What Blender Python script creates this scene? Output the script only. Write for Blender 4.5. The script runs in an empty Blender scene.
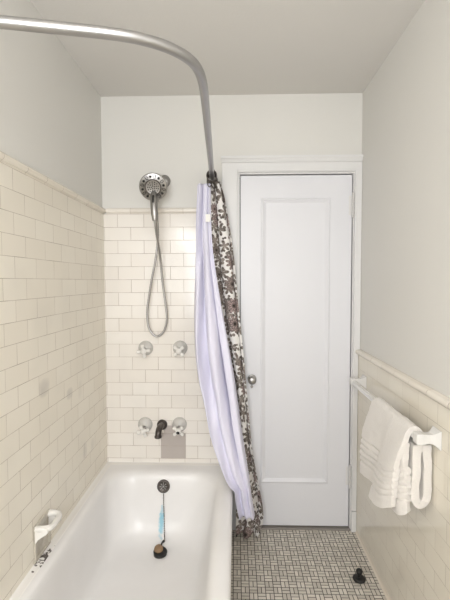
import bpy, bmesh, math, random
from mathutils import Vector, Matrix, noise
random.seed(7)
C = bpy.context.scene.collection
SC = bpy.context.scene
PI = math.pi

# ------------------------------------------------------------------ helpers
def lin(r, g, b):
    f = lambda c: c/12.92 if c <= .04045 else ((c+.055)/1.055)**2.4
    return (f(r/255), f(g/255), f(b/255), 1)

def obj(name, bm, mat, parent=None, smooth=False, bev=0, sub=0):
    me = bpy.data.meshes.new(name)
    bmesh.ops.recalc_face_normals(bm, faces=bm.faces[:])
    bm.to_mesh(me); bm.free()
    o = bpy.data.objects.new(name, me); C.objects.link(o)
    me.materials.append(mat)
    if smooth:
        for p in me.polygons: p.use_smooth = True
    if bev:
        m = o.modifiers.new('bevel', 'BEVEL'); m.width = bev; m.segments = 3; m.limit_method = 'ANGLE'; m.angle_limit = .6
        m.harden_normals = False
    if sub:
        m = o.modifiers.new('sub', 'SUBSURF'); m.levels = sub; m.render_levels = sub
    if parent: o.parent = parent; o.matrix_parent_inverse = parent.matrix_world.inverted()
    return o

def thing(name, loc, label, cat, group=None):
    o = bpy.data.objects.new(name, None); C.objects.link(o)
    o.location = loc; o.empty_display_size = .05
    o.matrix_world = Matrix.Translation(Vector(loc))
    return tag(o, label, cat, group)

def tag(o, label, cat, group=None):
    o['label'] = label; o['category'] = cat
    if group: o['group'] = group
    return o

def struct(o, label=None):
    o['kind'] = 'structure'
    if label: o['label'] = label
    return o

def box(bm, x0, x1, y0, y1, z0, z1):
    v = [bm.verts.new((x, y, z)) for x in (x0, x1) for y in (y0, y1) for z in (z0, z1)]
    for f in ((0,1,3,2),(4,6,7,5),(0,4,5,1),(2,3,7,6),(0,2,6,4),(1,5,7,3)):
        bm.faces.new([v[i] for i in f])

def loft(bm, loops, close=True, cap0=False, cap1=False):
    vs = [[bm.verts.new(p) for p in L] for L in loops]
    n = len(loops[0])
    for a, b in zip(vs, vs[1:]):
        for i in range(n if close else n-1):
            j = (i+1) % n
            bm.faces.new((a[i], a[j], b[j], b[i]))
    if cap0: bm.faces.new(vs[0][::-1])
    if cap1: bm.faces.new(vs[-1])
    return vs

def frame_of(d, hint=Vector((0, 0, 1))):
    d = d.normalized()
    if abs(d.dot(hint)) > .95: hint = Vector((1, 0, 0))
    a = d.cross(hint).normalized(); b = d.cross(a).normalized()
    return a, b

def tube(bm, pts, r, n=12, caps=True):
    pts = [Vector(p) for p in pts]
    rr = r if isinstance(r, (list, tuple)) else [r]*len(pts)
    loops = []; a = None
    for i, p in enumerate(pts):
        d = (pts[min(i+1, len(pts)-1)] - pts[max(i-1, 0)]).normalized()
        if a is None: a, b = frame_of(d)
        else:
            a = (a - d*a.dot(d)).normalized(); b = d.cross(a).normalized()
        loops.append([p + rr[i]*(a*math.cos(2*PI*k/n) + b*math.sin(2*PI*k/n)) for k in range(n)])
    loft(bm, loops, True, caps, caps)

def lathe(bm, origin, axis, prof, n=32):
    """prof: list of (distance along axis, radius)"""
    o = Vector(origin); d = Vector(axis).normalized(); a, b = frame_of(d)
    loops = [[o + d*t + max(r, 1e-4)*(a*math.cos(2*PI*k/n) + b*math.sin(2*PI*k/n)) for k in range(n)] for t, r in prof]
    loft(bm, loops, True, True, True)

def smooth_path(pts, per=8, closed=False):
    P = [Vector(p) for p in pts]; out = []
    for i in range(len(P)-1):
        p0 = P[max(i-1, 0)]; p1 = P[i]; p2 = P[i+1]; p3 = P[min(i+2, len(P)-1)]
        for k in range(per):
            t = k/per
            out.append(.5*((2*p1) + (p2-p0)*t + (2*p0-5*p1+4*p2-p3)*t*t + (3*p1-p0-3*p2+p3)*t**3))
    out.append(P[-1]); return out

def interp(tab, z):
    """table of (z, value), z descending or ascending"""
    t = sorted(tab)
    if z <= t[0][0]: return t[0][1]
    if z >= t[-1][0]: return t[-1][1]
    for i in range(len(t)-1):
        (a, va), (b, vb) = t[i], t[i+1]
        if a <= z <= b:
            p0 = t[max(i-1, 0)]; p3 = t[min(i+2, len(t)-1)]
            m1 = (vb-p0[1])/(b-p0[0]); m2 = (p3[1]-va)/(p3[0]-a)
            h = b-a; s = (z-a)/h
            return (2*s**3-3*s*s+1)*va + (s**3-2*s*s+s)*h*m1 + (-2*s**3+3*s*s)*vb + (s**3-s*s)*h*m2

# ------------------------------------------------------------------ materials
def new_mat(name):
    m = bpy.data.materials.new(name); m.use_nodes = True
    nt = m.node_tree; p = nt.nodes['Principled BSDF']
    return m, nt, p

def N(nt, t, **kw):
    n = nt.nodes.new(t)
    for k, v in kw.items():
        if hasattr(n, k): setattr(n, k, v)
        else: n.inputs[k].default_value = v
    return n

def math_node(nt, op, a, b=None, c=None):
    n = nt.nodes.new('ShaderNodeMath'); n.operation = op
    for i, v in enumerate((a, b, c)):
        if v is None: continue
        if isinstance(v, (int, float)): n.inputs[i].default_value = v
        else: nt.links.new(v, n.inputs[i])
    return n.outputs[0]

def mixc(nt, fac, a, b):
    n = nt.nodes.new('ShaderNodeMix'); n.data_type = 'RGBA'
    L = nt.links
    if isinstance(fac, (int, float)): n.inputs[0].default_value = fac
    else: L.new(fac, n.inputs[0])
    for i, v in ((6, a), (7, b)):
        if isinstance(v, tuple): n.inputs[i].default_value = v
        else: L.new(v, n.inputs[i])
    return n.outputs[2]

def plain(name, col, rough=.5, metal=0, bump=0, bscale=60, var=0, vscale=4, spec=.5, sheen=0, coat=0):
    m, nt, p = new_mat(name); L = nt.links
    p.inputs['Roughness'].default_value = rough; p.inputs['Metallic'].default_value = metal
    p.inputs['Specular IOR Level'].default_value = spec
    p.inputs['Sheen Weight'].default_value = sheen
    p.inputs['Coat Weight'].default_value = coat
    tc = N(nt, 'ShaderNodeTexCoord')
    nz = N(nt, 'ShaderNodeTexNoise'); nz.inputs['Scale'].default_value = vscale; nz.inputs['Detail'].default_value = 4
    L.new(tc.outputs['Object'], nz.inputs['Vector'])
    dark = tuple(c*(1-var) for c in col[:3])+(1,)
    L.new(mixc(nt, nz.outputs['Fac'], dark, col), p.inputs['Base Color'])
    if bump:
        n2 = N(nt, 'ShaderNodeTexNoise'); n2.inputs['Scale'].default_value = bscale; n2.inputs['Detail'].default_value = 3
        L.new(tc.outputs['Object'], n2.inputs['Vector'])
        b = N(nt, 'ShaderNodeBump'); b.inputs['Strength'].default_value = bump; b.inputs['Distance'].default_value = .004
        L.new(n2.outputs['Fac'], b.inputs['Height']); L.new(b.outputs['Normal'], p.inputs['Normal'])
    return m

W6, H3 = .1524, .0754
def tile_mat(name, axis, u0, z0, col1, col2, grout, mortar=.0012, rough=.2, row=H3, stain=.06, wav=.12, smooth=.3, spec=.5, spots=()):
    m, nt, p = new_mat(name); L = nt.links
    tc = N(nt, 'ShaderNodeTexCoord'); sp = N(nt, 'ShaderNodeSeparateXYZ'); L.new(tc.outputs['Object'], sp.inputs[0])
    cb = N(nt, 'ShaderNodeCombineXYZ')
    L.new(math_node(nt, 'SUBTRACT', sp.outputs['X' if axis == 'x' else 'Y'], u0 - 40*W6), cb.inputs[0])
    L.new(math_node(nt, 'SUBTRACT', sp.outputs['Z'], z0), cb.inputs[1])
    br = N(nt, 'ShaderNodeTexBrick'); L.new(cb.outputs[0], br.inputs['Vector'])
    br.offset = .5; br.offset_frequency = 2; br.squash = 1
    br.inputs['Scale'].default_value = 1; br.inputs['Mortar Size'].default_value = mortar
    br.inputs['Mortar Smooth'].default_value = smooth; br.inputs['Bias'].default_value = 0
    br.inputs['Brick Width'].default_value = W6; br.inputs['Row Height'].default_value = row
    br.inputs['Color1'].default_value = col1; br.inputs['Color2'].default_value = col2
    nz = N(nt, 'ShaderNodeTexNoise'); nz.inputs['Scale'].default_value = 7; nz.inputs['Detail'].default_value = 5
    L.new(tc.outputs['Object'], nz.inputs['Vector'])
    # joints dirty in places, almost clean in others
    rm = N(nt, 'ShaderNodeMapRange'); rm.inputs[1].default_value = .38; rm.inputs[2].default_value = .62
    L.new(nz.outputs['Fac'], rm.inputs[0])
    gl = tuple(.5*a+.5*b for a, b in zip(grout[:3], col2[:3]))+(1,)
    g = mixc(nt, rm.outputs[0], gl, grout); L.new(g, br.inputs['Mortar'])
    nz2 = N(nt, 'ShaderNodeTexNoise'); nz2.inputs['Scale'].default_value = 3.2; nz2.inputs['Detail'].default_value = 6
    L.new(tc.outputs['Object'], nz2.inputs['Vector'])
    mr = N(nt, 'ShaderNodeMapRange'); mr.inputs[1].default_value = .5; mr.inputs[2].default_value = .75; mr.inputs[4].default_value = stain*4
    L.new(nz2.outputs['Fac'], mr.inputs[0])
    st = tuple(c*.72 for c in col1[:3])+(1,)
    tcol = mixc(nt, mr.outputs[0], br.outputs['Color'], st)
    M = lambda *a: math_node(nt, *a)
    for y0, z0_, ra, rb, k in spots:            # worn, grimy patches of glaze
        e = M('ADD', M('POWER', M('ABSOLUTE', M('DIVIDE', M('SUBTRACT', sp.outputs['Y'], y0), ra)), 3.0), M('POWER', M('ABSOLUTE', M('DIVIDE', M('SUBTRACT', sp.outputs['Z'], z0_), rb)), 3.0))
        f = M('MINIMUM', M('MAXIMUM', M('MULTIPLY', M('SUBTRACT', M('ADD', .8, M('MULTIPLY', M('SUBTRACT', nz.outputs['Fac'], .5), 2.5)), e), .9), 0.0), 1.0)
        tcol = mixc(nt, M('MULTIPLY', f, k), tcol, lin(168, 162, 156))
    L.new(tcol, p.inputs['Base Color'])
    L.new(math_node(nt, 'ADD', rough, math_node(nt, 'MULTIPLY', br.outputs['Fac'], .5)), p.inputs['Roughness'])
    p.inputs['Specular IOR Level'].default_value = spec
    n3 = N(nt, 'ShaderNodeTexNoise'); n3.inputs['Scale'].default_value = 9; n3.inputs['Detail'].default_value = 1
    L.new(tc.outputs['Object'], n3.inputs['Vector'])
    h = math_node(nt, 'SUBTRACT', math_node(nt, 'MULTIPLY', n3.outputs['Fac'], wav), math_node(nt, 'MULTIPLY', br.outputs['Fac'], .2))
    b = N(nt, 'ShaderNodeBump'); b.inputs['Strength'].default_value = .5; b.inputs['Distance'].default_value = .006
    L.new(h, b.inputs['Height']); L.new(b.outputs['Normal'], p.inputs['Normal'])
    return m

def floor_mat():
    m, nt, p = new_mat('basketweave_mosaic'); L = nt.links
    S = .0385
    tc = N(nt, 'ShaderNodeTexCoord'); sp = N(nt, 'ShaderNodeSeparateXYZ'); L.new(tc.outputs['Object'], sp.inputs[0])
    M = lambda *a: math_node(nt, *a)
    X = M('ADD', M('DIVIDE', sp.outputs['X'], S), 200.3); Y = M('ADD', M('DIVIDE', sp.outputs['Y'], S), 200.1)
    cx, cy = M('FLOOR', X), M('FLOOR', Y); fx, fy = M('FRACT', X), M('FRACT', Y)
    par = M('MODULO', M('ADD', cx, cy), 2.0)
    sel = lambda a, b: M('ADD', M('MULTIPLY', par, b), M('MULTIPLY', M('SUBTRACT', 1.0, par), a))
    u2 = M('MULTIPLY', sel(fx, fy), 2.0); v = sel(fy, fx)
    half = M('FLOOR', u2); u = M('FRACT', u2)
    du = M('MULTIPLY', M('MINIMUM', u, M('SUBTRACT', 1.0, u)), S/2)
    dv = M('MULTIPLY', M('MINIMUM', v, M('SUBTRACT', 1.0, v)), S)
    d = M('MINIMUM', du, dv)
    mr = N(nt, 'ShaderNodeMapRange'); mr.inputs[1].default_value = .0011; mr.inputs[2].default_value = .0021
    L.new(d, mr.inputs[0])                       # 0 grout .. 1 tile
    cb = N(nt, 'ShaderNodeCombineXYZ'); L.new(cx, cb.inputs[0]); L.new(cy, cb.inputs[1]); L.new(half, cb.inputs[2])
    wn = N(nt, 'ShaderNodeTexWhiteNoise'); wn.noise_dimensions = '3D'; L.new(cb.outputs[0], wn.inputs['Vector'])
    tcol = mixc(nt, wn.outputs['Value'], lin(196, 189, 178), lin(228, 221, 210))
    nz = N(nt, 'ShaderNodeTexNoise'); nz.inputs['Scale'].default_value = 5; nz.inputs['Detail'].default_value = 5
    L.new(tc.outputs['Object'], nz.inputs['Vector'])
    tcol = mixc(nt, M('MULTIPLY', nz.outputs['Fac'], .25), tcol, lin(160, 150, 136))
    L.new(mixc(nt, mr.outputs[0], lin(44, 39, 36), tcol), p.inputs['Base Color'])
    L.new(M('SUBTRACT', .8, M('MULTIPLY', mr.outputs[0], .42)), p.inputs['Roughness'])
    b = N(nt, 'ShaderNodeBump'); b.inputs['Strength'].default_value = .5; b.inputs['Distance'].default_value = .0015
    L.new(mr.outputs[0], b.inputs['Height']); L.new(b.outputs['Normal'], p.inputs['Normal'])
    return m

def floral_mat():
    """white cotton with a grey-brown botanical print, laid out in the cloth's own UVs (metres)"""
    m, nt, p = new_mat('floral_cotton'); L = nt.links
    M = lambda *a: math_node(nt, *a)
    uv = N(nt, 'ShaderNodeUVMap'); uv.uv_map = 'UVMap'
    def layer(scale, petals, r0, r1, off):
        mp = N(nt, 'ShaderNodeVectorMath'); mp.operation = 'MULTIPLY_ADD'
        L.new(uv.outputs[0], mp.inputs[0]); mp.inputs[1].default_value = (scale, scale, 0); mp.inputs[2].default_value = (off, off*.7, 0)
        vo = N(nt, 'ShaderNodeTexVoronoi'); vo.voronoi_dimensions = '2D'; vo.inputs['Scale'].default_value = 1; vo.inputs['Randomness'].default_value = .75
        L.new(mp.outputs[0], vo.inputs['Vector'])
        sb = N(nt, 'ShaderNodeVectorMath'); sb.operation = 'SUBTRACT'
        L.new(mp.outputs[0], sb.inputs[0]); L.new(vo.outputs['Position'], sb.inputs[1])
        s = N(nt, 'ShaderNodeSeparateXYZ'); L.new(sb.outputs[0], s.inputs[0])
        cs = N(nt, 'ShaderNodeSeparateColor'); L.new(vo.outputs['Color'], cs.inputs[0])
        ang = M('ADD', M('ARCTAN2', s.outputs[1], s.outputs[0]), M('MULTIPLY', cs.outputs[0], 6.28))
        pet = M('ABSOLUTE', M('SINE', M('MULTIPLY', ang, petals/2)))
        rad = M('ADD', r0, M('MULTIPLY', pet, r1))
        rad = M('MULTIPLY', rad, M('ADD', .7, M('MULTIPLY', cs.outputs[1], .5)))
        q = M('DIVIDE', vo.outputs['Distance'], rad)          # <1 inside
        return q, pet, cs.outputs[2]
    col = lin(234, 231, 228)
    dk = lin(98, 91, 86)
    q3, p3, c3 = layer(27, 2, .02, .42, 5.1)                  # small leaves
    col = mixc(nt, M('LESS_THAN', q3, 1.0), col, mixc(nt, c3, dk, lin(150, 141, 134)))
    q2, p2, c2 = layer(12.5, 5, .06, .44, 2.3)                  # leaf rosettes
    leaf = mixc(nt, c2, lin(128, 119, 112), lin(164, 154, 147))
    leaf = mixc(nt, M('MAXIMUM', M('GREATER_THAN', q2, .74), M('GREATER_THAN', p2, .965)), leaf, dk)
    col = mixc(nt, M('LESS_THAN', q2, 1.0), col, leaf)
    q1, p1, c1 = layer(8.5, 11, .22, .16, 0.6)                 # large blooms
    bloom = mixc(nt, c1, lin(130, 120, 114), lin(170, 150, 148))
    ring = M('GREATER_THAN', M('FRACT', M('MULTIPLY', q1, 3.2)), .72)
    bloom = mixc(nt, M('MAXIMUM', ring, M('LESS_THAN', p1, .25)), bloom, dk)
    bloom = mixc(nt, M('LESS_THAN', q1, .2), bloom, lin(62, 55, 53))
    col = mixc(nt, M('LESS_THAN', q1, 1.0), col, bloom)
    L.new(col, p.inputs['Base Color']); p.inputs['Roughness'].default_value = .9; p.inputs['Specular IOR Level'].default_value = .2
    return m

def tub_mat():
    m, nt, p = new_mat('white_porcelain_enamel'); L = nt.links
    M = lambda *a: math_node(nt, *a)
    tc = N(nt, 'ShaderNodeTexCoord'); sp = N(nt, 'ShaderNodeSeparateXYZ'); L.new(tc.outputs['Object'], sp.inputs[0])
    nz = N(nt, 'ShaderNodeTexNoise'); nz.inputs['Scale'].default_value = 5; nz.inputs['Detail'].default_value = 5
    L.new(tc.outputs['Object'], nz.inputs['Vector'])
    base = mixc(nt, nz.outputs['Fac'], lin(229, 227, 225), lin(240, 238, 237))
    # turquoise mineral run below the overflow
    n2 = N(nt, 'ShaderNodeTexNoise'); n2.inputs['Scale'].default_value = 60; n2.inputs['Detail'].default_value = 3
    L.new(tc.outputs['Object'], n2.inputs['Vector'])
    dx = M('ABSOLUTE', M('DIVIDE', M('SUBTRACT', sp.outputs['X'], .362), .017))
    dz = M('ABSOLUTE', M('DIVIDE', M('SUBTRACT', sp.outputs['Z'], .145), .075))
    near = M('LESS_THAN', M('ABSOLUTE', M('ADD', sp.outputs['Y'], .2)), .1)
    e = M('ADD', M('POWER', dx, 2.0), M('POWER', dz, 2.0))
    f = M('SUBTRACT', M('ADD', 1.15, M('MULTIPLY', M('SUBTRACT', n2.outputs['Fac'], .5), 2.2)), e)
    f = M('MULTIPLY', M('MINIMUM', M('MAXIMUM', f, 0.0), 1.0), near)
    base = mixc(nt, M('MULTIPLY', f, .75), base, lin(98, 186, 212))
    L.new(base, p.inputs['Base Color'])
    p.inputs['Roughness'].default_value = .38
    p.inputs['Coat Weight'].default_value = .2; p.inputs['Coat Roughness'].default_value = .15
    return m

def caulk_mat():
    m, nt, p = new_mat('old_caulk'); L = nt.links
    tc = N(nt, 'ShaderNodeTexCoord')
    nz = N(nt, 'ShaderNodeTexNoise'); nz.inputs['Scale'].default_value = 60; nz.inputs['Detail'].default_value = 4
    L.new(tc.outputs['Object'], nz.inputs['Vector'])
    sp = N(nt, 'ShaderNodeSeparateXYZ'); L.new(tc.outputs['Object'], sp.inputs[0])
    M = lambda *a: math_node(nt, *a)
    bad = M('SUBTRACT', 1.0, M('MINIMUM', M('DIVIDE', M('ABSOLUTE', M('ADD', sp.outputs['Y'], .85)), .14), 1.0))
    t = M('SUBTRACT', .74, M('MULTIPLY', bad, .30))
    mr = N(nt, 'ShaderNodeMapRange'); L.new(nz.outputs['Fac'], mr.inputs[0])
    L.new(t, mr.inputs[1]); L.new(M('ADD', t, .06), mr.inputs[2])
    L.new(mixc(nt, mr.outputs[0], lin(238, 235, 231), lin(92, 84, 80)), p.inputs['Base Color'])
    p.inputs['Roughness'].default_value = .7
    return m

M_paint = plain('wall_paint', lin(224, 222, 217), .6, var=.03, vscale=2, bump=.08, bscale=140, spec=.3)
M_ceil = plain('ceiling_paint', lin(222, 219, 214), .75, var=.03, vscale=2, bump=.1, bscale=90, spec=.2)
M_door = plain('door_enamel', lin(226, 226, 230), .38, var=.02, bump=.06, bscale=40)
M_trim = plain('trim_enamel', lin(226, 225, 224), .4, var=.03, bump=.06, bscale=60)
Z0 = 1.8574 - 24*H3
CA, CB = lin(236, 229, 217), lin(228, 220, 207)
M_tback = tile_mat('subway_tile_end', 'x', .09, Z0, lin(238, 233, 226), lin(233, 227, 219), lin(146, 128, 110), .0011, .16)
M_tleft = tile_mat('subway_tile_side', 'y', -.059, Z0, lin(238, 232, 219), lin(233, 226, 212), lin(158, 144, 126), .0009, .3, stain=.06, spots=((-.777, 1.05, .055, .042, .4), (-.53, .955, .04, .03, .38), (-.41, .94, .03, .05, .2), (-.36, .62, .03, .05, .25), (-.25, .60, .03, .04, .2)))
M_tright = tile_mat('subway_tile_room', 'y', -.03, 1.044-14*H3, lin(236, 230, 216), lin(232, 225, 211), lin(158, 147, 130), .0009, .08, stain=.03, wav=.04)
M_capb = tile_mat('cap_end', 'x', .09, -1, lin(238, 232, 223), lin(232, 225, 215), lin(165, 148, 128), .0011, .2, row=50)
M_capl = tile_mat('cap_side', 'y', -.055, -1, lin(234, 227, 214), lin(229, 221, 207), lin(135, 118, 98), .0014, .25, row=50)
M_capr = tile_mat('cap_room', 'y', -.055, -1, lin(235, 228, 216), lin(230, 222, 209), lin(140, 122, 104), .0014, .2, row=50)
M_floor = floor_mat()
M_patch = plain('grey_patch_plaster', lin(186, 177, 171), .6, var=.08, vscale=12)
M_tub = tub_mat()
M_caulk = caulk_mat()
M_chrome = plain('brushed_nickel', lin(172, 170, 168), .36, 1, var=.06, vscale=20)
M_rod = plain('worn_aluminium', lin(180, 179, 179), .38, 1, var=.12, vscale=14)
M_dark = plain('dark_bronze', lin(92, 86, 82), .35, .75, var=.2, vscale=40)
M_hole = plain('black_rubber_nozzle', lin(28, 27, 27), .5)
M_valve = plain('glazed_grey_white', lin(204, 201, 196), .25, 0, var=.05)
M_porc = plain('white_porcelain', lin(232, 229, 224), .18, var=.03)
M_brk = plain('bracket_porcelain', lin(222, 220, 217), .22, var=.03)
M_dish = plain('stained_porcelain', lin(214, 206, 192), .25, var=.5, vscale=30)
M_towbar = plain('white_plastic_bar', lin(232, 231, 230), .3)
M_rubber = plain('black_rubber', lin(30, 29, 28), .55, var=.2, vscale=50)
M_cork = plain('tan_rubber', lin(150, 122, 92), .7, var=.3, vscale=60)
M_liner = plain('white_vinyl_liner', lin(224, 222, 238), .5, var=.02, spec=.3)
M_floral = floral_mat()
M_tagm = plain('white_tag', lin(235, 233, 228), .6)
M_towel = plain('terry_cotton', lin(240, 235, 229), .95, var=.12, vscale=160, bump=1, bscale=300, spec=.1, sheen=.3)
M_thresh = plain('grey_marble', lin(150, 144, 138), .4, var=.15, vscale=10)
M_gap = plain('door_gap_shade', lin(60, 55, 50), .8)  # dark colour painting the shade seen through the door gaps

# ------------------------------------------------------------------ room
RW, RH, RY = 1.4866, 2.526, -3.3         # width, height, rear wall
TL, TB, TR = .009, -.009, RW-.010        # tile faces
def bx(name, *a, mat=None, parent=None, bev=0):
    bm = bmesh.new(); box(bm, *a); return obj(name, bm, mat, parent, bev=bev)

floor = struct(bx('floor', -.1, RW+.1, RY-.1, .12, -.08, 0, mat=M_floor))
ceil = struct(bx('ceiling', -.1, RW+.1, RY-.1, .12, RH, RH+.08, mat=M_ceil))
def pierced(x0, x1, ztop):
    """left wall slab with the hole the recessed soap dish sits in"""
    bm = bmesh.new(); ya, yb, za, zb = -.884, -.772, .408, .520
    box(bm, x0, x1, RY, ya, 0, ztop); box(bm, x0, x1, yb, 0, 0, ztop); box(bm, x0, x1, ya, yb, 0, za); box(bm, x0, x1, ya, yb, zb, ztop)
    return bm
wl = struct(obj('wall_left', pierced(-.1, 0, RH), M_paint))
wr = struct(bx('wall_right', RW, RW+.1, RY, 0, 0, RH, mat=M_paint))
DX0, DX1, DZ = .786, 1.446, 2.088        # door opening
bm = bmesh.new()
box(bm, -.1, DX0, 0, .1, 0, RH); box(bm, DX1, RW+.1, 0, .1, 0, RH); box(bm, DX0, DX1, 0, .1, DZ, RH)
wb = struct(obj('wall_back', bm, M_paint))
# rear wall (behind the viewer) with its window opening
WX0, WX1, WZ0, WZ1 = .14, .94, 1.05, 2.15
bm = bmesh.new()
box(bm, -.1, WX0, RY-.1, RY, 0, RH); box(bm, WX1, RW+.1, RY-.1, RY, 0, RH)
box(bm, WX0, WX1, RY-.1, RY, 0, WZ0); box(bm, WX0, WX1, RY-.1, RY, WZ1, RH)
wf = struct(obj('wall_rear', bm, M_paint))
bm = bmesh.new()
t = .05
box(bm, WX0-t, WX0, RY, RY+.018, WZ0-t, WZ1+t); box(bm, WX1, WX1+t, RY, RY+.018, WZ0-t, WZ1+t)
box(bm, WX0, WX1, RY, RY+.018, WZ1, WZ1+t); box(bm, WX0, WX1, RY, RY+.03, WZ0-t, WZ0)
box(bm, WX0, WX1, RY-.06, RY-.03, 1.585, 1.615)
struct(obj('window_1', bm, M_trim))

obj('tile_panel', pierced(0, TL, 1.8574), M_tleft, wl)
bx('tile_panel', 0.009, .694, TB, 0, 0, 1.8574, mat=M_tback, parent=wb)
bx('tile_panel', TR, RW, RY, -.0005, 0, 1.044, mat=M_tright, parent=wr)

def cap_profile(depth, z0, z1):
    """rounded bullnose moulding, (offset from wall, z)"""
    h = z1-z0; P = [(0, z0), (.011, z0), (.012, z0+.004)]
    for k in range(9):
        a = -PI/2 + k*PI/8
        P.append((depth-h*.36+h*.36*math.cos(a), z0+.006+(h-.008)*.5*(1+math.sin(a))))
    P += [(.006, z1), (0, z1)]
    return P
def extrude(name, prof, place, t0, t1, mat, parent):
    bm = bmesh.new(); loft(bm, [[place(o, z, t0) for o, z in prof], [place(o, z, t1) for o, z in prof]], True, True, True)
    return obj(name, bm, mat, parent, bev=.001)
extrude('tile_cap', cap_profile(.024, 1.8576, 1.893), lambda o, z, t: (o, t, z), RY, -.0005, M_capl, wl)
extrude('tile_cap', cap_profile(.020, 1.8576, 1.893), lambda o, z, t: (t, -o, z), .024, .694, M_capb, wb)
extrude('tile_cap', cap_profile(.028, 1.0442, 1.079), lambda o, z, t: (RW-o, t, z), RY, -.0185, M_capr, wr)
# grey patch where tiles are missing
bm = bmesh.new()
box(bm, .329, .4765, TB-.0012, TB+.004, .4258, .4994); box(bm, .329, .4765, TB-.0012, TB+.004, .5010, .5748)
box(bm, .348, .452, TB-.0012, TB+.004, .5764, .622)
p = obj('plaster_patch', bm, M_patch, wb, bev=.0008); p['label'] = 'grey plaster patch where two tiles are missing below the spout'

# door casing
bm = bmesh.new()
cy0, cy1 = -.019, 0
U_ = [(.694, 0), (.786, 0), (.786, 2.088), (1.446, 2.088), (1.446, .125), (RW-.0105, .125), (RW-.0105, 1.05), (RW-.0008, 1.05), (RW-.0008, 2.1418), (.694, 2.1418)]
loft(bm, [[(x, cy0, z) for x, z in U_], [(x, cy1, z) for x, z in U_]], True, True, True)
tc1 = struct(obj('trim_1', bm, M_trim, bev=.003))
bm = bmesh.new()                                       # moulded head
prof = [(.0002, 2.142), (.021, 2.142), (.021, 2.148), (.024, 2.151), (.029, 2.160), (.033, 2.164), (.033, 2.176), (.0002, 2.176)]
loft(bm, [[(.690, -o, z) for o, z in prof], [(RW-.001, -o, z) for o, z in prof]], True, True, True)
obj('head_moulding', bm, M_trim, tc1)
bm = bmesh.new()                                       # inner bead of the casing
for xa, xb in ((.775, .784), (1.4465, 1.4545)): box(bm, xa, xb, -.024, -.018, .13, 2.10)
box(bm, .775, 1.4545, -.024, -.018, 2.0925, 2.1015)
obj('casing_bead', bm, M_trim, tc1, bev=.002)
bx('plinth_block', 1.447, 1.4755, -.024, -.0005, 0, .122, mat=M_trim, parent=tc1, bev=.002)
# jambs and threshold
bm = bmesh.new()
box(bm, DX0, .795, 0, .1, 0, DZ); box(bm, 1.4415, DX1, 0, .1, 0, DZ); box(bm, .795, 1.4415, 0, .1, 2.080, DZ)
struct(obj('trim_2', bm, M_trim))
struct(bx('trim_3', DX0, DX1, -.012, .1, 0, .010, mat=M_thresh, bev=.003), 'grey marble threshold under the white door')
struct(bx('gap_shade_sheet', DX0, DX1, .07, .1, 0.010, 2.088, mat=M_gap))  # sheet added behind the door so its gaps read as dark shadow lines
# base cove along the tiled right wall
prof = [(0, 0), (.020, 0), (.019, .003), (.0145, .007), (.0118, .014), (.0112, .022), (0, .022)]
bm = bmesh.new(); loft(bm, [[(RW-o, RY, z) for o, z in prof], [(RW-o, -.026, z) for o, z in prof]], True, True, True)
struct(obj('baseboard_right', bm, plain('cove_tile', lin(226, 216, 200), .25, var=.05), bev=.001))

# ------------------------------------------------------------------ door
DL, DR, DB, DT, DY = .7995, 1.4360, .018, 2.0740, .006
def rect(x0, x1, z0, z1, y): return [(x0, y, z0), (x1, y, z0), (x1, y, z1), (x0, y, z1)]
bm = bmesh.new()
px0, px1, pz0, pz1 = .917, 1.314, .276, 1.945
L = [rect(DL, DR, DB, DT, DY+.036), rect(DL, DR, DB, DT, DY)]
for ins, dy in ((0, 0), (.003, -.004), (.010, -.005), (.014, -.001), (.020, .002), (.027, .006), (.034, .0065)):
    L.append(rect(px0+ins, px1-ins, pz0+ins, pz1-ins, DY+dy))
loft(bm, L, True, True, True)
door = struct(obj('door_1', bm, M_door, bev=.0015), 'white painted single panel door, closed, with small knob')
bm = bmesh.new(); lathe(bm, (.866, DY, .898), (0, -1, 0), [(-.002, .026), (.002, .026), (.005, .022), (.006, .012), (.02, .010)])
kr = obj('rosette', bm, M_chrome, door, True); kr['label'] = 'nickel knob plate'
bm = bmesh.new(); lathe(bm, (.866, DY, .898), (0, -1, 0), [(.02, .010), (.026, .016), (.034, .0225), (.044, .024), (.051, .0205), (.055, .014), (.0565, .004)])
obj('knob', bm, M_chrome, kr, True)
bm = bmesh.new(); lathe(bm, (.8655, DY, .852), (0, -1, 0), [(-.002, .008), (.003, .008), (.004, .003)], 16)
obj('keyhole_cover', bm, M_chrome, door, True)
M_hinge = plain('painted_hinge', lin(208, 206, 204), .45, var=.1, vscale=60)
def hinge(z):
    bm = bmesh.new()
    for k in range(5):
        lathe(bm, (1.4395, -.006, z-.06+k*.024), (0, 0, 1), [(0, .0072), (.001, .0078), (.0225, .0078), (.0235, .0072)], 16)
    for e, s in ((z-.06, -1), (z+.06, 1)):
        lathe(bm, (1.4395, -.006, e), (0, 0, s), [(0, .006), (.004, .0085), (.008, .007), (.012, .003)], 16)
    h = obj('hinge', bm, M_hinge, door, True)
    bm = bmesh.new(); box(bm, 1.418, 1.4375, DY-.0015, DY, z-.055, z+.055)
    obj('hinge_leaf', bm, M_trim, h)
hinge(1.90); hinge(.325)

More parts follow.
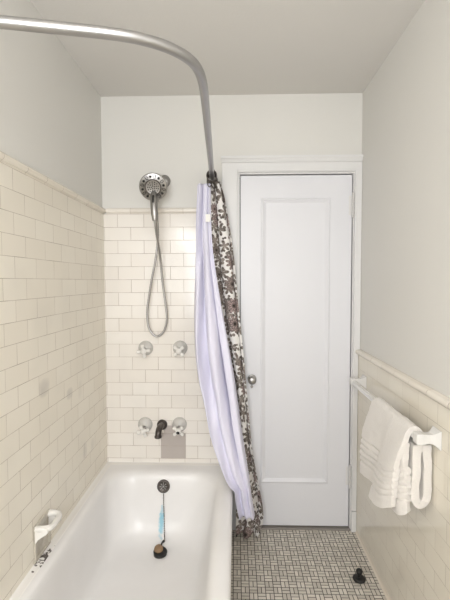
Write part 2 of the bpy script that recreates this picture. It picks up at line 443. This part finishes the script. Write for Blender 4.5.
# ------------------------------------------------------------------ bathtub
def rrect(x0, x1, y0, y1, r, z, nc=8, ns=10):
    """counter-clockwise rounded rectangle, equal point count for any radius"""
    P = []
    cs = [(x1-r, y1-r, 0), (x0+r, y1-r, PI/2), (x0+r, y0+r, PI), (x1-r, y0+r, 3*PI/2)]
    for i, (cx, cy, a0) in enumerate(cs):
        for k in range(nc+1):
            a = a0 + k*PI/2/nc
            P.append(Vector((cx+r*math.cos(a), cy+r*math.sin(a), z)))
        nx, ny, na = cs[(i+1) % 4]
        q = Vector((nx+r*math.cos(na), ny+r*math.sin(na), z))
        p = P[-1].copy()
        for k in range(1, ns): P.append(p.lerp(q, k/ns))
    return P
tub = thing('bathtub', (.38, -.76, 0), 'white enamelled built-in bathtub with a rolled rim along the tiled walls', 'bathtub')
bk, fr = -.014, -1.535
tl = TL+.001
bm = bmesh.new()
loops = [rrect(tl, .742, fr, bk, .012, 0.0), rrect(tl, .742, fr, bk, .012, .02), rrect(tl, .742, fr, bk, .014, .325),
         rrect(tl, .745, fr, bk, .018, .345), rrect(tl, .752, fr, bk, .02, .355), rrect(tl, .755, fr, bk, .022, .366), rrect(tl, .7545, fr, bk, .022, .378),
         rrect(tl, .749, fr+.006, bk, .024, .389), rrect(tl+.004, .738, fr+.016, bk-.004, .026, .395), rrect(tl+.016, .722, fr+.03, bk-.016, .04, .397),
         rrect(.045, .705, fr+.05, -.065, .08, .3965), rrect(.060, .690, fr+.07, -.096, .11, .393), rrect(.068, .677, fr+.09, -.113, .125, .384),
         rrect(.073, .668, fr+.105, -.124, .135, .368), rrect(.077, .660, fr+.12, -.133, .145, .340), rrect(.082, .650, fr+.15, -.147, .15, .28),
         rrect(.088, .636, fr+.2, -.166, .155, .20), rrect(.096, .618, fr+.26, -.188, .16, .13), rrect(.110, .598, fr+.32, -.212, .16, .092),
         rrect(.135, .570, fr+.36, -.24, .15, .070), rrect(.18, .525, fr+.42, -.275, .12, .060), rrect(.25, .46, fr+.5, -.30, .09, .056), rrect(.33, .40, fr+.7, -.34, .03, .054)]
loft(bm, loops, True, True, True)
obj('basin', bm, M_tub, tub, True, sub=1)
# overflow plate on the sloping end wall
ov = Vector((.366, -.1385, .322)); ovn = Vector((0, -1, .22)).normalized()
bm = bmesh.new(); lathe(bm, ov, ovn, [(-.006, .036), (.002, .036), (.006, .033), (.0075, .028), (.006, .024), (.006, .001)], 32)
ovo = obj('overflow_plate', bm, M_dark, tub, True)
a, b = frame_of(ovn)
bm = bmesh.new()
for k in range(8):
    d = a*math.cos(k*PI/4) + b*math.sin(k*PI/4)
    tube(bm, [ov+ovn*.007+d*.008, ov+ovn*.0072+d*.021], .0028, 8)
obj('grille_bar', bm, M_chrome, ovo, True)
bm = bmesh.new(); lathe(bm, ov+ovn*.005, ovn, [(0, .006), (.004, .006), (.006, .003)], 16); obj('screw', bm, M_chrome, ovo, True)
dr = Vector((.379, -.322, .058))
bm = bmesh.new(); lathe(bm, dr, (0, 0, 1), [(-.01, .034), (.0005, .034), (.003, .031), (.002, .024), (-.006, .022), (-.006, .001)], 32)
obj('drain_ring', bm, M_dark, tub, True)

# drain stopper on its ball chain
st = thing('drain_stopper', dr, 'dark drain stopper with a tan rubber top, hung on a ball chain inside the tub', 'drain stopper')
bm = bmesh.new(); lathe(bm, dr+Vector((0, 0, .003)), (.1, -.15, 1), [(0, .026), (.003, .034), (.010, .036), (.014, .033), (.0155, .026)], 28)
obj('plug', bm, M_rubber, st, True)
bm = bmesh.new(); lathe(bm, dr+Vector((-.008, .004, .018)), (-.05, -.25, 1), [(0, .022), (.008, .024), (.016, .021), (.021, .012), (.022, .002)], 24)
q = obj('plug_top', bm, M_cork, st, True); q['label'] = 'tan rubber top'
chain_top = ov + ovn*.012 + Vector((.002, 0, -.03))
cp = smooth_path([ov+ovn*.012+Vector((0, 0, -.004)), chain_top, (.372, -.172, .25), (.379, -.2, .17), (.386, -.235, .108), (.392, -.268, .092), (.390, -.285, .096)], 14)
bm = bmesh.new()
acc = 0; last = cp[0]
tube(bm, cp, .0014, 6)
step = 0
for p0, p1 in zip(cp, cp[1:]):
    step += (p1-p0).length
    if step > .0062:
        step = 0
        bmesh.ops.create_icosphere(bm, subdivisions=1, radius=.0034, matrix=Matrix.Translation(p1))
obj('ball_chain', bm, M_dark, st, True)
bm = bmesh.new(); tube(bm, smooth_path([(.390, -.285, .097), (.396, -.292, .108), (.392, -.300, .113), (.384, -.305, .100), (.380, -.310, .082)], 6), .0045, 8)
obj('chain_hook', bm, M_rubber, st, True)

# caulk between tub and tile
bm = bmesh.new()
pf = [(0, -.008), (.030, -.0008), (.027, .0004), (.012, .0012), (.003, .0022), (0, .004)]
loft(bm, [[(TL+o, fr, .3975+z) for o, z in pf], [(TL+o, TB-.001, .3975+z) for o, z in pf]], True, True, True)
loft(bm, [[(TL+.002, TB-o, .3975+z) for o, z in pf], [(.69, TB-o, .3975+z) for o, z in pf]], True, True, True)
struct(obj('trim_5', bm, M_caulk), 'stained caulk line between bathtub and tile')

# ------------------------------------------------------------------ soap dish on the left wall
sd = thing('soap_dish', (TL, -.828, .45), 'white ceramic soap dish with grab bar on the left tile wall', 'soap dish')
y0, y1, z0, z1 = -.892, -.764, .4025, .546
bm = bmesh.new()
def yz(ya, yb, za, zb, x): return [(x, ya, za), (x, yb, za), (x, yb, zb), (x, ya, zb)]
NY0, NY1, NZ0, NZ1 = y0+.012, y1-.012, z0+.012, z1-.030
loft(bm, [yz(y0, y1, z0, z1, TL+.0005), yz(y0, y1, z0, z1, TL+.004), yz(y0+.003, y1-.003, z0+.003, z1-.003, TL+.007), yz(NY0-.003, NY1+.003, NZ0-.003, NZ1+.003, TL+.007),
          yz(NY0, NY1, NZ0, NZ1, TL+.004), yz(NY0+.004, NY1-.004, NZ0+.006, NZ1-.002, TL-.018), yz(NY0+.010, NY1-.010, NZ0+.016, NZ1-.006, -.036), yz(NY0+.02, NY1-.02, NZ0+.03, NZ1-.015, -.040)], True, True, True)
obj('recessed_plate', bm, M_dish, sd, bev=.0015)
bm = bmesh.new()                                  # looped grab bar
pth = [(TL+.004, y0+.012, .531), (TL+.030, y0+.010, .533), (TL+.050, y0+.020, .531), (TL+.057, y0+.040, .529), (TL+.057, -.828, .529), (TL+.057, y1-.040, .529), (TL+.050, y1-.020, .531), (TL+.030, y1-.010, .533), (TL+.004, y1-.012, .531)]
tube(bm, smooth_path(pth, 6), .0120, 14)
obj('grab_bar', bm, M_porc, sd, True)
for yy in (y0+.001, y1-.013):                     # curved side brackets
    P = [(0, .544), (.030, .543), (.050, .537), (.052, .522), (.044, .513), (.026, .502), (.012, .492), (.006, .482), (0, .476)]
    bm = bmesh.new()
    loft(bm, [[(TL+.003+o, yy, z) for o, z in P], [(TL+.003+o, yy+.012, z) for o, z in P]], True, True, True)
    obj('side_bracket', bm, M_porc, sd, bev=.003)

# ------------------------------------------------------------------ wall valves and spout
def valve(x, z, rot, label, droop=0, plug=None):
    o = Vector((x, TB, z)); t = thing('valve_handle', o, label, 'valve', 'cross handle valves on the tiled end wall')
    ax = Vector((0, -1, -droop)).normalized()
    bm = bmesh.new(); lathe(bm, o, (0, -1, 0), [(0, .0425), (.004, .0425), (.010, .040), (.018, .033), (.024, .024), (.027, .018), (.030, .012)], 36)
    obj('escutcheon', bm, M_valve, t, True)
    bm = bmesh.new(); lathe(bm, o+ax*.02, ax, [(0, .0125), (.034, .0115)], 20); obj('stem', bm, M_chrome, t, True)
    bm = bmesh.new(); h = o + ax*.062
    lathe(bm, h-ax*.014, ax, [(0, .012), (.006, .016), (.014, .018), (.022, .0165), (.027, .012), (.029, .003)], 24)
    u = Vector((1, 0, 0)); v = ax.cross(u).normalized()
    for k in range(4):
        a = rot + k*PI/2; d = u*math.cos(a) + v*math.sin(a)
        tube(bm, [h+d*r for r in (.006, .014, .022, .029, .034, .0375, .0395, .040)], [.0085, .0082, .0090, .0108, .0112, .0095, .0055, .001], 14)
    hd = obj('cross_handle', bm, M_porc, t, True)
    bm = bmesh.new(); lathe(bm, h+ax*.0145, ax, [(0, .0095), (.002, .0095), (.003, .006)], 20)
    obj('index_button', bm, plug or M_porc, hd, True)
    return t
valve(.246, 1.081, .15, 'upper left cross handle valve on the white tile below the shower hose', .15)
valve(.448, 1.082, .75, 'upper right cross handle valve on the white tile beside the curtain', .15)
valve(.238, .628, .35, 'lower left cross handle valve beside the dark tub spout', .35)
valve(.441, .630, .80, 'lower right cross handle valve above the grey patch', .35, M_hole)
s0 = Vector((.338, TB, .627))
sp = thing('tub_spout', s0, 'dark bronze tub spout between the two lower valves', 'tub spout')
bm = bmesh.new(); lathe(bm, s0, (0, -1, 0), [(0, .031), (.004, .031), (.010, .029), (.016, .022), (.02, .016)], 28)
obj('flange', bm, M_dark, sp, True)
bm = bmesh.new()
tube(bm, smooth_path([s0+Vector((0, -.012, 0)), s0+Vector((-.002, -.045, .004)), s0+Vector((-.004, -.075, 0)), s0+Vector((-.005, -.094, -.014)), s0+Vector((-.006, -.099, -.034))], 6), .0175, 18)
lathe(bm, s0+Vector((-.006, -.099, -.028)), (0, 0, -1), [(0, .018), (.002, .020), (.012, .020), (.014, .017), (.014, .013), (.006, .012), (.006, .001)], 24)
obj('spout_body', bm, M_dark, sp, True)

# ------------------------------------------------------------------ shower arm and hand shower
sa0 = Vector((.362, 0, 2.045))
sa = thing('shower_pipe', sa0, 'nickel shower pipe with round flange above the tile cap, behind the hand shower', 'shower pipe')
bm = bmesh.new(); lathe(bm, sa0, (0, -1, 0), [(0, .036), (.004, .036), (.012, .030), (.018, .018), (.02, .012)], 32); obj('flange', bm, M_chrome, sa, True)
bm = bmesh.new(); arm = smooth_path([sa0+Vector((0, -.01, 0)), (.358, -.05, 2.042), (.352, -.085, 2.022), (.344, -.112, 1.985)], 6)
tube(bm, arm, .0105, 14); obj('arm_pipe', bm, M_chrome, sa, True)
bm = bmesh.new(); tube(bm, [(.344, -.112, 1.985), (.341, -.122, 1.96), (.339, -.130, 1.935), (.337, -.135, 1.905)], [.015, .019, .019, .016], 18); obj('holder', bm, M_chrome, sa, True)
HC = Vector((.332, -.176, 1.972)); hn = Vector((.10, -1, -.50)).normalized()      # face centre and facing
hs = thing('hand_shower', (.342, -.15, 1.785), 'round nickel hand shower with looped hose hanging on its wall holder', 'hand shower')
bm = bmesh.new(); lathe(bm, HC, hn, [(-.034, .018), (-.026, .045), (-.014, .068), (-.004, .0745), (.002, .074), (.004, .070), (.0035, .044), (.006, .042), (.007, .038), (.0055, .034), (.0055, .001)], 48)
head = obj('shower_head', bm, M_chrome, hs, True)
a, b = frame_of(hn)
bm = bmesh.new()
def dot(u, v, r, h=.0045):
    lathe(bm, HC+hn*.002+a*u+b*v, hn, [(0, r), (h, r), (h+.001, r*.6)], 10)
for k in range(8):
    an = k*PI/4 + .2
    dot(.057*math.cos(an), .057*math.sin(an), .0068)
    for rr, da in ((.050, .33), (.058, .30), (.065, .34), (.050, .46), (.058, .48), (.065, .45)):
        dot(rr*math.cos(an+da), rr*math.sin(an+da), .0026)
for rr, n in ((.008, 5), (.018, 9), (.028, 13)):
    for k in range(n): dot(rr*math.cos(2*PI*k/n), rr*math.sin(2*PI*k/n), .0030, .0055)
q = obj('nozzles', bm, M_hole, head); q['label'] = 'black spray nozzles'
bm = bmesh.new(); lathe(bm, HC, hn, [(.0045, .0435), (.008, .0425), (.008, .0385), (.005, .0375)], 40); obj('face_ring', bm, M_dark, head, True)
bm = bmesh.new(); hpth = smooth_path([(.334, -.158, 1.945), (.334, -.172, 1.915), (.337, -.184, 1.875), (.340, -.186, 1.83), (.341, -.184, 1.792)], 6)
tube(bm, hpth, [.0180+.0015*math.sin(k/24*PI) if k < 20 else .0180-.001*(k-19) for k in range(len(hpth))], 18)
hd = obj('handle', bm, M_chrome, hs, True)
bm = bmesh.new(); tube(bm, [(.3345, -.189, 1.925), (.3350, -.194, 1.908), (.3362, -.199, 1.885)], .0055, 10); q = obj('spray_button', bm, M_hole, hd, True); q['label'] = 'black spray selector button'
bm = bmesh.new()
hp = smooth_path([(.341, -.184, 1.795), (.343, -.165, 1.74), (.347, -.115, 1.66), (.351, -.08, 1.58), (.358, -.06, 1.46), (.372, -.05, 1.34), (.378, -.045, 1.26), (.366, -.042, 1.20), (.343, -.042, 1.165), (.314, -.042, 1.155),
                  (.285, -.042, 1.178), (.268, -.044, 1.225), (.265, -.046, 1.30), (.280, -.052, 1.40), (.300, -.062, 1.50), (.322, -.072, 1.60), (.338, -.088, 1.72), (.340, -.115, 1.82), (.338, -.132, 1.90)], 14)
seg = []; rr = []
for i, p in enumerate(hp): seg.append(p); rr.append(.0068 if i % 2 else .0058)
tube(bm, seg, rr, 10); obj('hose', bm, M_chrome, hs, True)

# ------------------------------------------------------------------ shower rod
rod = thing('shower_rod', (.638, 0, 2.04), 'bare metal shower curtain rod bent in an L over the tub', 'curtain rod')
pts = [(x, y, 2.043) for x, y in ((.638, -.004), (.641, -.084), (.650, -.32), (.659, -.566), (.667, -.80), (.673, -.965), (.677, -1.10), (.6775, -1.16), (.674, -1.215), (.666, -1.257), (.653, -1.288), (.635, -1.315), (.611, -1.340), (.585, -1.360), (.557, -1.376), (.523, -1.391), (.460, -1.409), (.354, -1.432), (.252, -1.453), (.12, -1.478), (.004, -1.499))]
bm = bmesh.new(); tube(bm, smooth_path(pts, 4), .0135, 20); obj('rod_pipe', bm, M_rod, rod, True)
for o, d in (((.638, 0, 2.043), (0, -1, 0)), ((0, -1.499, 2.043), (1, -.15, 0))):
    bm = bmesh.new(); lathe(bm, o, d, [(0, .034), (.004, .034), (.010, .028), (.016, .019), (.024, .017)], 28); obj('wall_flange', bm, M_rod, rod, True)

# ------------------------------------------------------------------ curtain rings
def ring(y, tilt):
    ctr = Vector((.6385+(-y)*.033, y, 2.0325))
    bm = bmesh.new(); n = 22
    P = [ctr+Vector((.027*math.cos(2*PI*k/n), tilt*.02*math.sin(2*PI*k/n), .027*math.sin(2*PI*k/n))) for k in range(n)]
    loops = []
    for k in range(n):
        d = (P[(k+1) % n]-P[k-1]).normalized(); aa, bb = frame_of(d, Vector((0, 1, 0)))
        loops.append([P[k]+.0024*(aa*math.cos(j*PI/4)+bb*math.sin(j*PI/4)) for j in range(8)])
    loops.append(loops[0]); loft(bm, loops)
    bmesh.ops.remove_doubles(bm, verts=bm.verts[:], dist=1e-5)
    r = obj('ring_loop', bm, M_dark, None, True)
    t = thing('curtain_ring', ctr, 'dark metal curtain ring bunched at the wall end of the shower rod', 'curtain ring', 'rings holding the shower curtain')
    r.parent = t; r.matrix_parent_inverse = t.matrix_world.inverted()
    bm = bmesh.new()
    for k in range(3): bmesh.ops.create_icosphere(bm, subdivisions=2, radius=.0058, matrix=Matrix.Translation(ctr+Vector((-.010+.010*k, tilt*.012, .0282-.0018*abs(k-1)))))
    obj('roller_ball', bm, M_dark, t, True)
    sd_ = random.choice((-1, 1)); bm = bmesh.new()
    tube(bm, smooth_path([ctr+Vector((sd_*.006, 0, -.026)), ctr+Vector((sd_*.016, -.002, -.036)), ctr+Vector((sd_*.020, -.005, -.052)), ctr+Vector((sd_*.010, -.007, -.062)), ctr+Vector((sd_*.002, -.006, -.052))], 5), .0026, 8)
    obj('hook', bm, M_dark, t, True)
for k in range(9): ring(-.050-.015*k, random.uniform(-.35, .35))

# ------------------------------------------------------------------ curtains
def sheet(name, parent, mat, xl, xr, ycen, amp, npl, ztop, zbot, nu, nv, phase, thick, drift, wob, ruffle=0, wrk=0):
    bm = bmesh.new(); uvl = bm.loops.layers.uv.new('UVMap'); G = []; U = []
    for j in range(nv+1):
        v = j/nv; z = ztop+(zbot-ztop)*v
        a, b = interp(xl, z), interp(xr, z); yc = interp(ycen, z); am = interp(amp, z)
        row = []; us = [0]
        for i in range(nu+1):
            s = i/nu
            ph = 2*PI*npl*(s+.05*math.sin(5*s+1.3))+phase+drift*v
            x = a+(b-a)*(s + wob*.35/npl*math.sin(ph*1.0+.8)*min(1, 4*s, 4*(1-s)))
            y = yc+wrk*noise.noise((s*4.5+v*2.0, v*3.2-s*1.5, 3.7))*min(1, v*4)+.5*wrk*noise.noise((s*11+v*7, v*5-s*2, 9.1))*min(1, v*4)+am*(.75*math.sin(ph)+.3*math.sin(1.7*ph+2.2+3*v))
            zz = z + (ruffle*math.sin(ph*.9+1)*max(0, (v-.93)/.07) if ruffle else 0)
            row.append(Vector((x, y, zz)))
            if i: us.append(us[-1]+(row[i]-row[i-1]).length)
        G.append([bm.verts.new(p) for p in row]); U.append(us)
    # constant cloth width: use mean arc length for the print
    tot = sum(u[-1] for u in U)/len(U)
    for j in range(nv):
        for i in range(nu):
            f = bm.faces.new((G[j][i], G[j][i+1], G[j+1][i+1], G[j+1][i]))
            for l, (jj, ii) in zip(f.loops, ((j, i), (j, i+1), (j+1, i+1), (j+1, i))):
                l[uvl].uv = (U[jj][ii]/U[jj][-1]*tot, (ztop-zbot)*(1-jj/nv))
    o = obj(name, bm, mat, parent, True)
    m = o.modifiers.new('thick', 'SOLIDIFY'); m.thickness = thick; m.offset = 0
    return o

ln = thing('shower_liner', (.62, -.155, 2.0), 'plain white shower liner draped over the tub edge', 'shower curtain')
lxl = [(2.0, .567), (1.8, .558), (1.64, .554), (1.369, .546), (1.154, .547), (.94, .569), (.837, .594), (.686, .628), (.586, .660), (.463, .708), (.41, .740), (.398, .756), (.385, .764), (.36, .767), (.33, .770), (.241, .790)]
lxr = [(2.0, .639), (1.8, .640), (1.638, .650), (1.369, .690), (1.154, .728), (.94, .766), (.837, .781), (.686, .801), (.586, .818), (.463, .838), (.334, .856), (.241, .871)]
sheet('liner_cloth', ln, M_liner, lxl, lxr, [(2.0, -.150), (1.37, -.170), (.94, -.20), (.69, -.25), (.46, -.29), (.24, -.30)],
      [(2.0, .018), (1.6, .018), (1.1, .034), (.7, .034), (.45, .020), (.24, .014)], 2.9, 1.992, .240, 140, 180, .6, .0012, 1.6, .8, 0, .03)
bm = bmesh.new(); box(bm, .612, .638, -.1865, -.1845, 1.785, 1.825); q = obj('care_tag', bm, M_tagm, ln); q['label'] = 'small white paper tag'
fl = thing('shower_curtain', (.67, -.075, 2.0), 'shower curtain with grey-brown floral print hanging behind the white liner', 'shower curtain')
fxl = [(2.02, .628), (1.6, .630), (1.3, .66), (.9, .735), (.6, .772), (.4, .778), (.12, .772), (.02, .770)]
fxr = [(2.02, .685), (1.922, .712), (1.644, .757), (1.364, .784), (1.081, .813), (.794, .838), (.505, .866), (.33, .898), (.183, .924), (.095, .922), (.015, .888)]
sheet('printed_cloth', fl, M_floral, fxl, fxr, [(2.02, -.085), (1.6, -.078), (.5, -.078), (.02, -.080)],
      [(2.02, .026), (1.5, .026), (.6, .028), (.1, .032), (.02, .034)], 2.3, 2.018, .022, 140, 150, 1.9, .0012, 1.2, 1.0, .012)

# ------------------------------------------------------------------ towel bar
BX, BZ = 1.408, .921
tbar = thing('towel_bar', (RW-.01, -.54, BZ), 'white ceramic towel bar fixed to the right tile wall', 'towel bar')
bm = bmesh.new(); box(bm, BX-.0095, BX+.0095, -.945, -.145, BZ-.0095, BZ+.0095); obj('bar', bm, M_towbar, tbar, bev=.002)
def bracket(yc):
    bm = bmesh.new()
    # stations out from the wall: (x, half size y, half size z)
    S = [(TR-.0005, .031, .033), (TR-.005, .031, .033), (TR-.008, .028, .029), (TR-.015, .022, .023), (TR-.024, .017, .017), (TR-.034, .0155, .0155), (BX+.016, .0175, .0175), (BX+.010, .019, .019), (BX-.007, .019, .019), (BX-.011, .016, .016)]
    loft(bm, [[(x, yc-a, BZ-b), (x, yc+a, BZ-b), (x, yc+a, BZ+b), (x, yc-a, BZ+b)] for x, a, b in S], True, True, True)
    obj('bracket', bm, M_brk, tbar, bev=.002)
bracket(-.142); bracket(-.948)

# ------------------------------------------------------------------ towel
tw = thing('towel', (BX, -.78, BZ), 'white terry towel with ribbed bands, folded and draped over the white bar', 'towel')
def ridge(d):
    """height of the woven ribs at distance d above the hem"""
    h = 0
    for c0 in (.055, .080, .105, .130, .155):
        h += math.exp(-((d-c0)/.0066)**2)
    h -= .55*math.exp(-((d-.105)/.06)**2)
    return h
def towel_sheet(name, paths, thick, rib=True, hem_at_start=True):
    """paths: list of polylines (columns across the towel), each hem -> top"""
    cols = [smooth_path(p, 1) for p in paths]
    n = 150; res = []
    for p in paths:
        sp = smooth_path(p, 12); Ls = [0]
        for q0, q1 in zip(sp, sp[1:]): Ls.append(Ls[-1]+(q1-q0).length)
        out = []; k = 0
        for i in range(n+1):
            t = Ls[-1]*i/n
            while k < len(Ls)-2 and Ls[k+1] < t: k += 1
            out.append((sp[k].lerp(sp[k+1], (t-Ls[k])/max(Ls[k+1]-Ls[k], 1e-9)), t))
        res.append(out)
    # interpolate across
    m = 26; G = []; Dd = []
    for i in range(n+1):
        row = smooth_path([c[i][0] for c in res], m//(len(res)-1)); G.append(row)
        Dd.append(sum(c[i][1] for c in res)/len(res))
    H = len(G); W_ = len(G[0]); bm = bmesh.new(); V = []
    for i in range(H):
        r = []
        for j in range(W_):
            du = G[i][min(j+1, W_-1)]-G[i][max(j-1, 0)]; dv = G[min(i+1, H-1)][j]-G[max(i-1, 0)][j]
            nn = du.cross(dv).normalized(); p = G[i][j]
            off = .0022*noise.noise(p*28)+.0012*noise.noise(p*90)
            if rib: off += .0100*ridge(Dd[i])
            r.append(bm.verts.new(p+nn*off))
        V.append(r)
    for i in range(H-1):
        for j in range(W_-1): bm.faces.new((V[i][j], V[i][j+1], V[i+1][j+1], V[i+1][j]))
    o = obj(name, bm, M_towel, tw, True)
    md = o.modifiers.new('thick', 'SOLIDIFY'); md.thickness = thick; md.offset = 0; md.use_even_offset = False
    bv = o.modifiers.new('round', 'BEVEL'); bv.width = thick*.42; bv.segments = 3; bv.limit_method = 'ANGLE'; bv.angle_limit = 1.0
    return o
zt = BZ+.0095+.013
def drape(y, hem, mid):        # hem, up the room side, over the bar, a little way down the wall side
    return [hem, mid, (BX-.034, y, zt-.055), (BX-.019, y, zt-.012), (BX, y, zt), (BX+.019, y, zt-.014), (BX+.030, y, zt-.05), (BX+.034, y, zt-.085)]
towel_sheet('front_fold', [drape(-.922, (1.345, -.900, .645), (1.350, -.915, .80)), drape(-.89, (1.327, -.845, .612), (1.340, -.87, .78)), drape(-.84, (1.322, -.775, .592), (1.344, -.81, .77)), drape(-.79, (1.328, -.715, .585), (1.352, -.755, .77))], .020)
towel_sheet('far_fold', [drape(-.785, (1.362, -.730, .628), (1.364, -.76, .78)), drape(-.70, (1.352, -.640, .617), (1.358, -.665, .78)), drape(-.615, (1.346, -.575, .606), (1.352, -.595, .78)), drape(-.550, (1.346, -.525, .598), (1.352, -.530, .78))], .016)
towel_sheet('middle_fold', [[(1.390, -.930, .645), (1.386, -.925, .74), (1.380, -.918, .83), (1.384, -.915, .89)], [(1.372, -.905, .622), (1.374, -.90, .74), (1.375, -.89, .83), (1.382, -.885, .89)],
                            [(1.366, -.85, .615), (1.370, -.85, .74), (1.374, -.85, .83), (1.382, -.85, .89)]], .024)
def loop(y):
    return [(1.452, y, .885), (1.4555, y, .80), (1.456, y, .72), (1.451, y, .685), (1.436, y, .668), (1.420, y, .676), (1.413, y, .705), (1.416, y, .78), (1.418, y, .885)]
towel_sheet('back_fold', [loop(-.925), loop(-.88), loop(-.83), loop(-.78)], .029, rib=False)

# ------------------------------------------------------------------ black plug on the floor
fp = thing('floor_plug', (1.378, -.405, 0), 'black rubber plug with ball knob standing on the mosaic floor', 'plug')
bm = bmesh.new(); lathe(bm, (1.378, -.405, .0003), (0, 0, 1), [(0, .0285), (.004, .031), (.010, .030), (.014, .022), (.016, .010)], 32); obj('base', bm, M_rubber, fp, True)
bm = bmesh.new(); tube(bm, [(1.378, -.405, .014), (1.378, -.405, .03)], .006, 14); obj('stem', bm, M_rubber, fp, True)
bm = bmesh.new(); bmesh.ops.create_uvsphere(bm, u_segments=24, v_segments=16, radius=.0155, matrix=Matrix.Translation((1.378, -.405, .041))); obj('ball_knob', bm, M_rubber, fp, True)

# ------------------------------------------------------------------ light
w = bpy.data.worlds.new('world'); SC.world = w; w.use_nodes = True
bg = w.node_tree.nodes['Background']; bg.inputs[0].default_value = (.95, .97, 1, 1); bg.inputs[1].default_value = 1.0
def area(name, loc, target, sx, sy, e, col):
    l = bpy.data.lights.new(name, 'AREA'); l.shape = 'RECTANGLE'; l.size = sx; l.size_y = sy; l.energy = e; l.color = col
    o = bpy.data.objects.new(name, l); C.objects.link(o); o.location = loc
    o.rotation_euler = (Vector(target)-Vector(loc)).to_track_quat('-Z', 'Y').to_euler(); return o
area('window_daylight', (.54, RY-.12, 1.6), (.72, 0, 1.3), .80, 1.1, 45, (.97, .985, 1))
area('overhead_fill', (.75, -2.45, RH-.08), (.75, -2.45, 0), .3, .3, 6, (1, .98, .96))  # unseen fill added overhead to brighten tub and floor
l = bpy.data.lights.new('wall_lamp_bulb', 'POINT'); l.energy = 7; l.color = (1, .97, .93); l.shadow_soft_size = .06
o = bpy.data.objects.new('wall_lamp_bulb', l); C.objects.link(o); o.location = (.13, -2.75, 2.03)

# ------------------------------------------------------------------ camera
f, pitch, yaw, roll = 408.866, .0454, .0270, -.0022
cam = bpy.data.cameras.new('camera'); co = bpy.data.objects.new('camera', cam); C.objects.link(co)
fw = Vector((-math.sin(yaw)*math.cos(pitch), math.cos(yaw)*math.cos(pitch), -math.sin(pitch)))
rt = Vector((math.cos(yaw), math.sin(yaw), 0)); up = rt.cross(fw)
cr, sr = math.cos(roll), math.sin(roll)
R = cr*rt+sr*up; U = -sr*rt+cr*up
m = Matrix(((R.x, U.x, -fw.x), (R.y, U.y, -fw.y), (R.z, U.z, -fw.z))).to_4x4()
m.translation = Vector((.7734, -2.3708, 1.4686)); co.matrix_world = m
cam.sensor_fit = 'VERTICAL'; cam.sensor_height = 36; cam.sensor_width = 27; cam.lens = f/600*36; cam.clip_start = .02
SC.camera = co
SC.view_settings.view_transform = 'Standard'; SC.view_settings.look = 'None'; SC.view_settings.gamma = 1; SC.view_settings.exposure = 0
SC.view_settings.use_curve_mapping = False
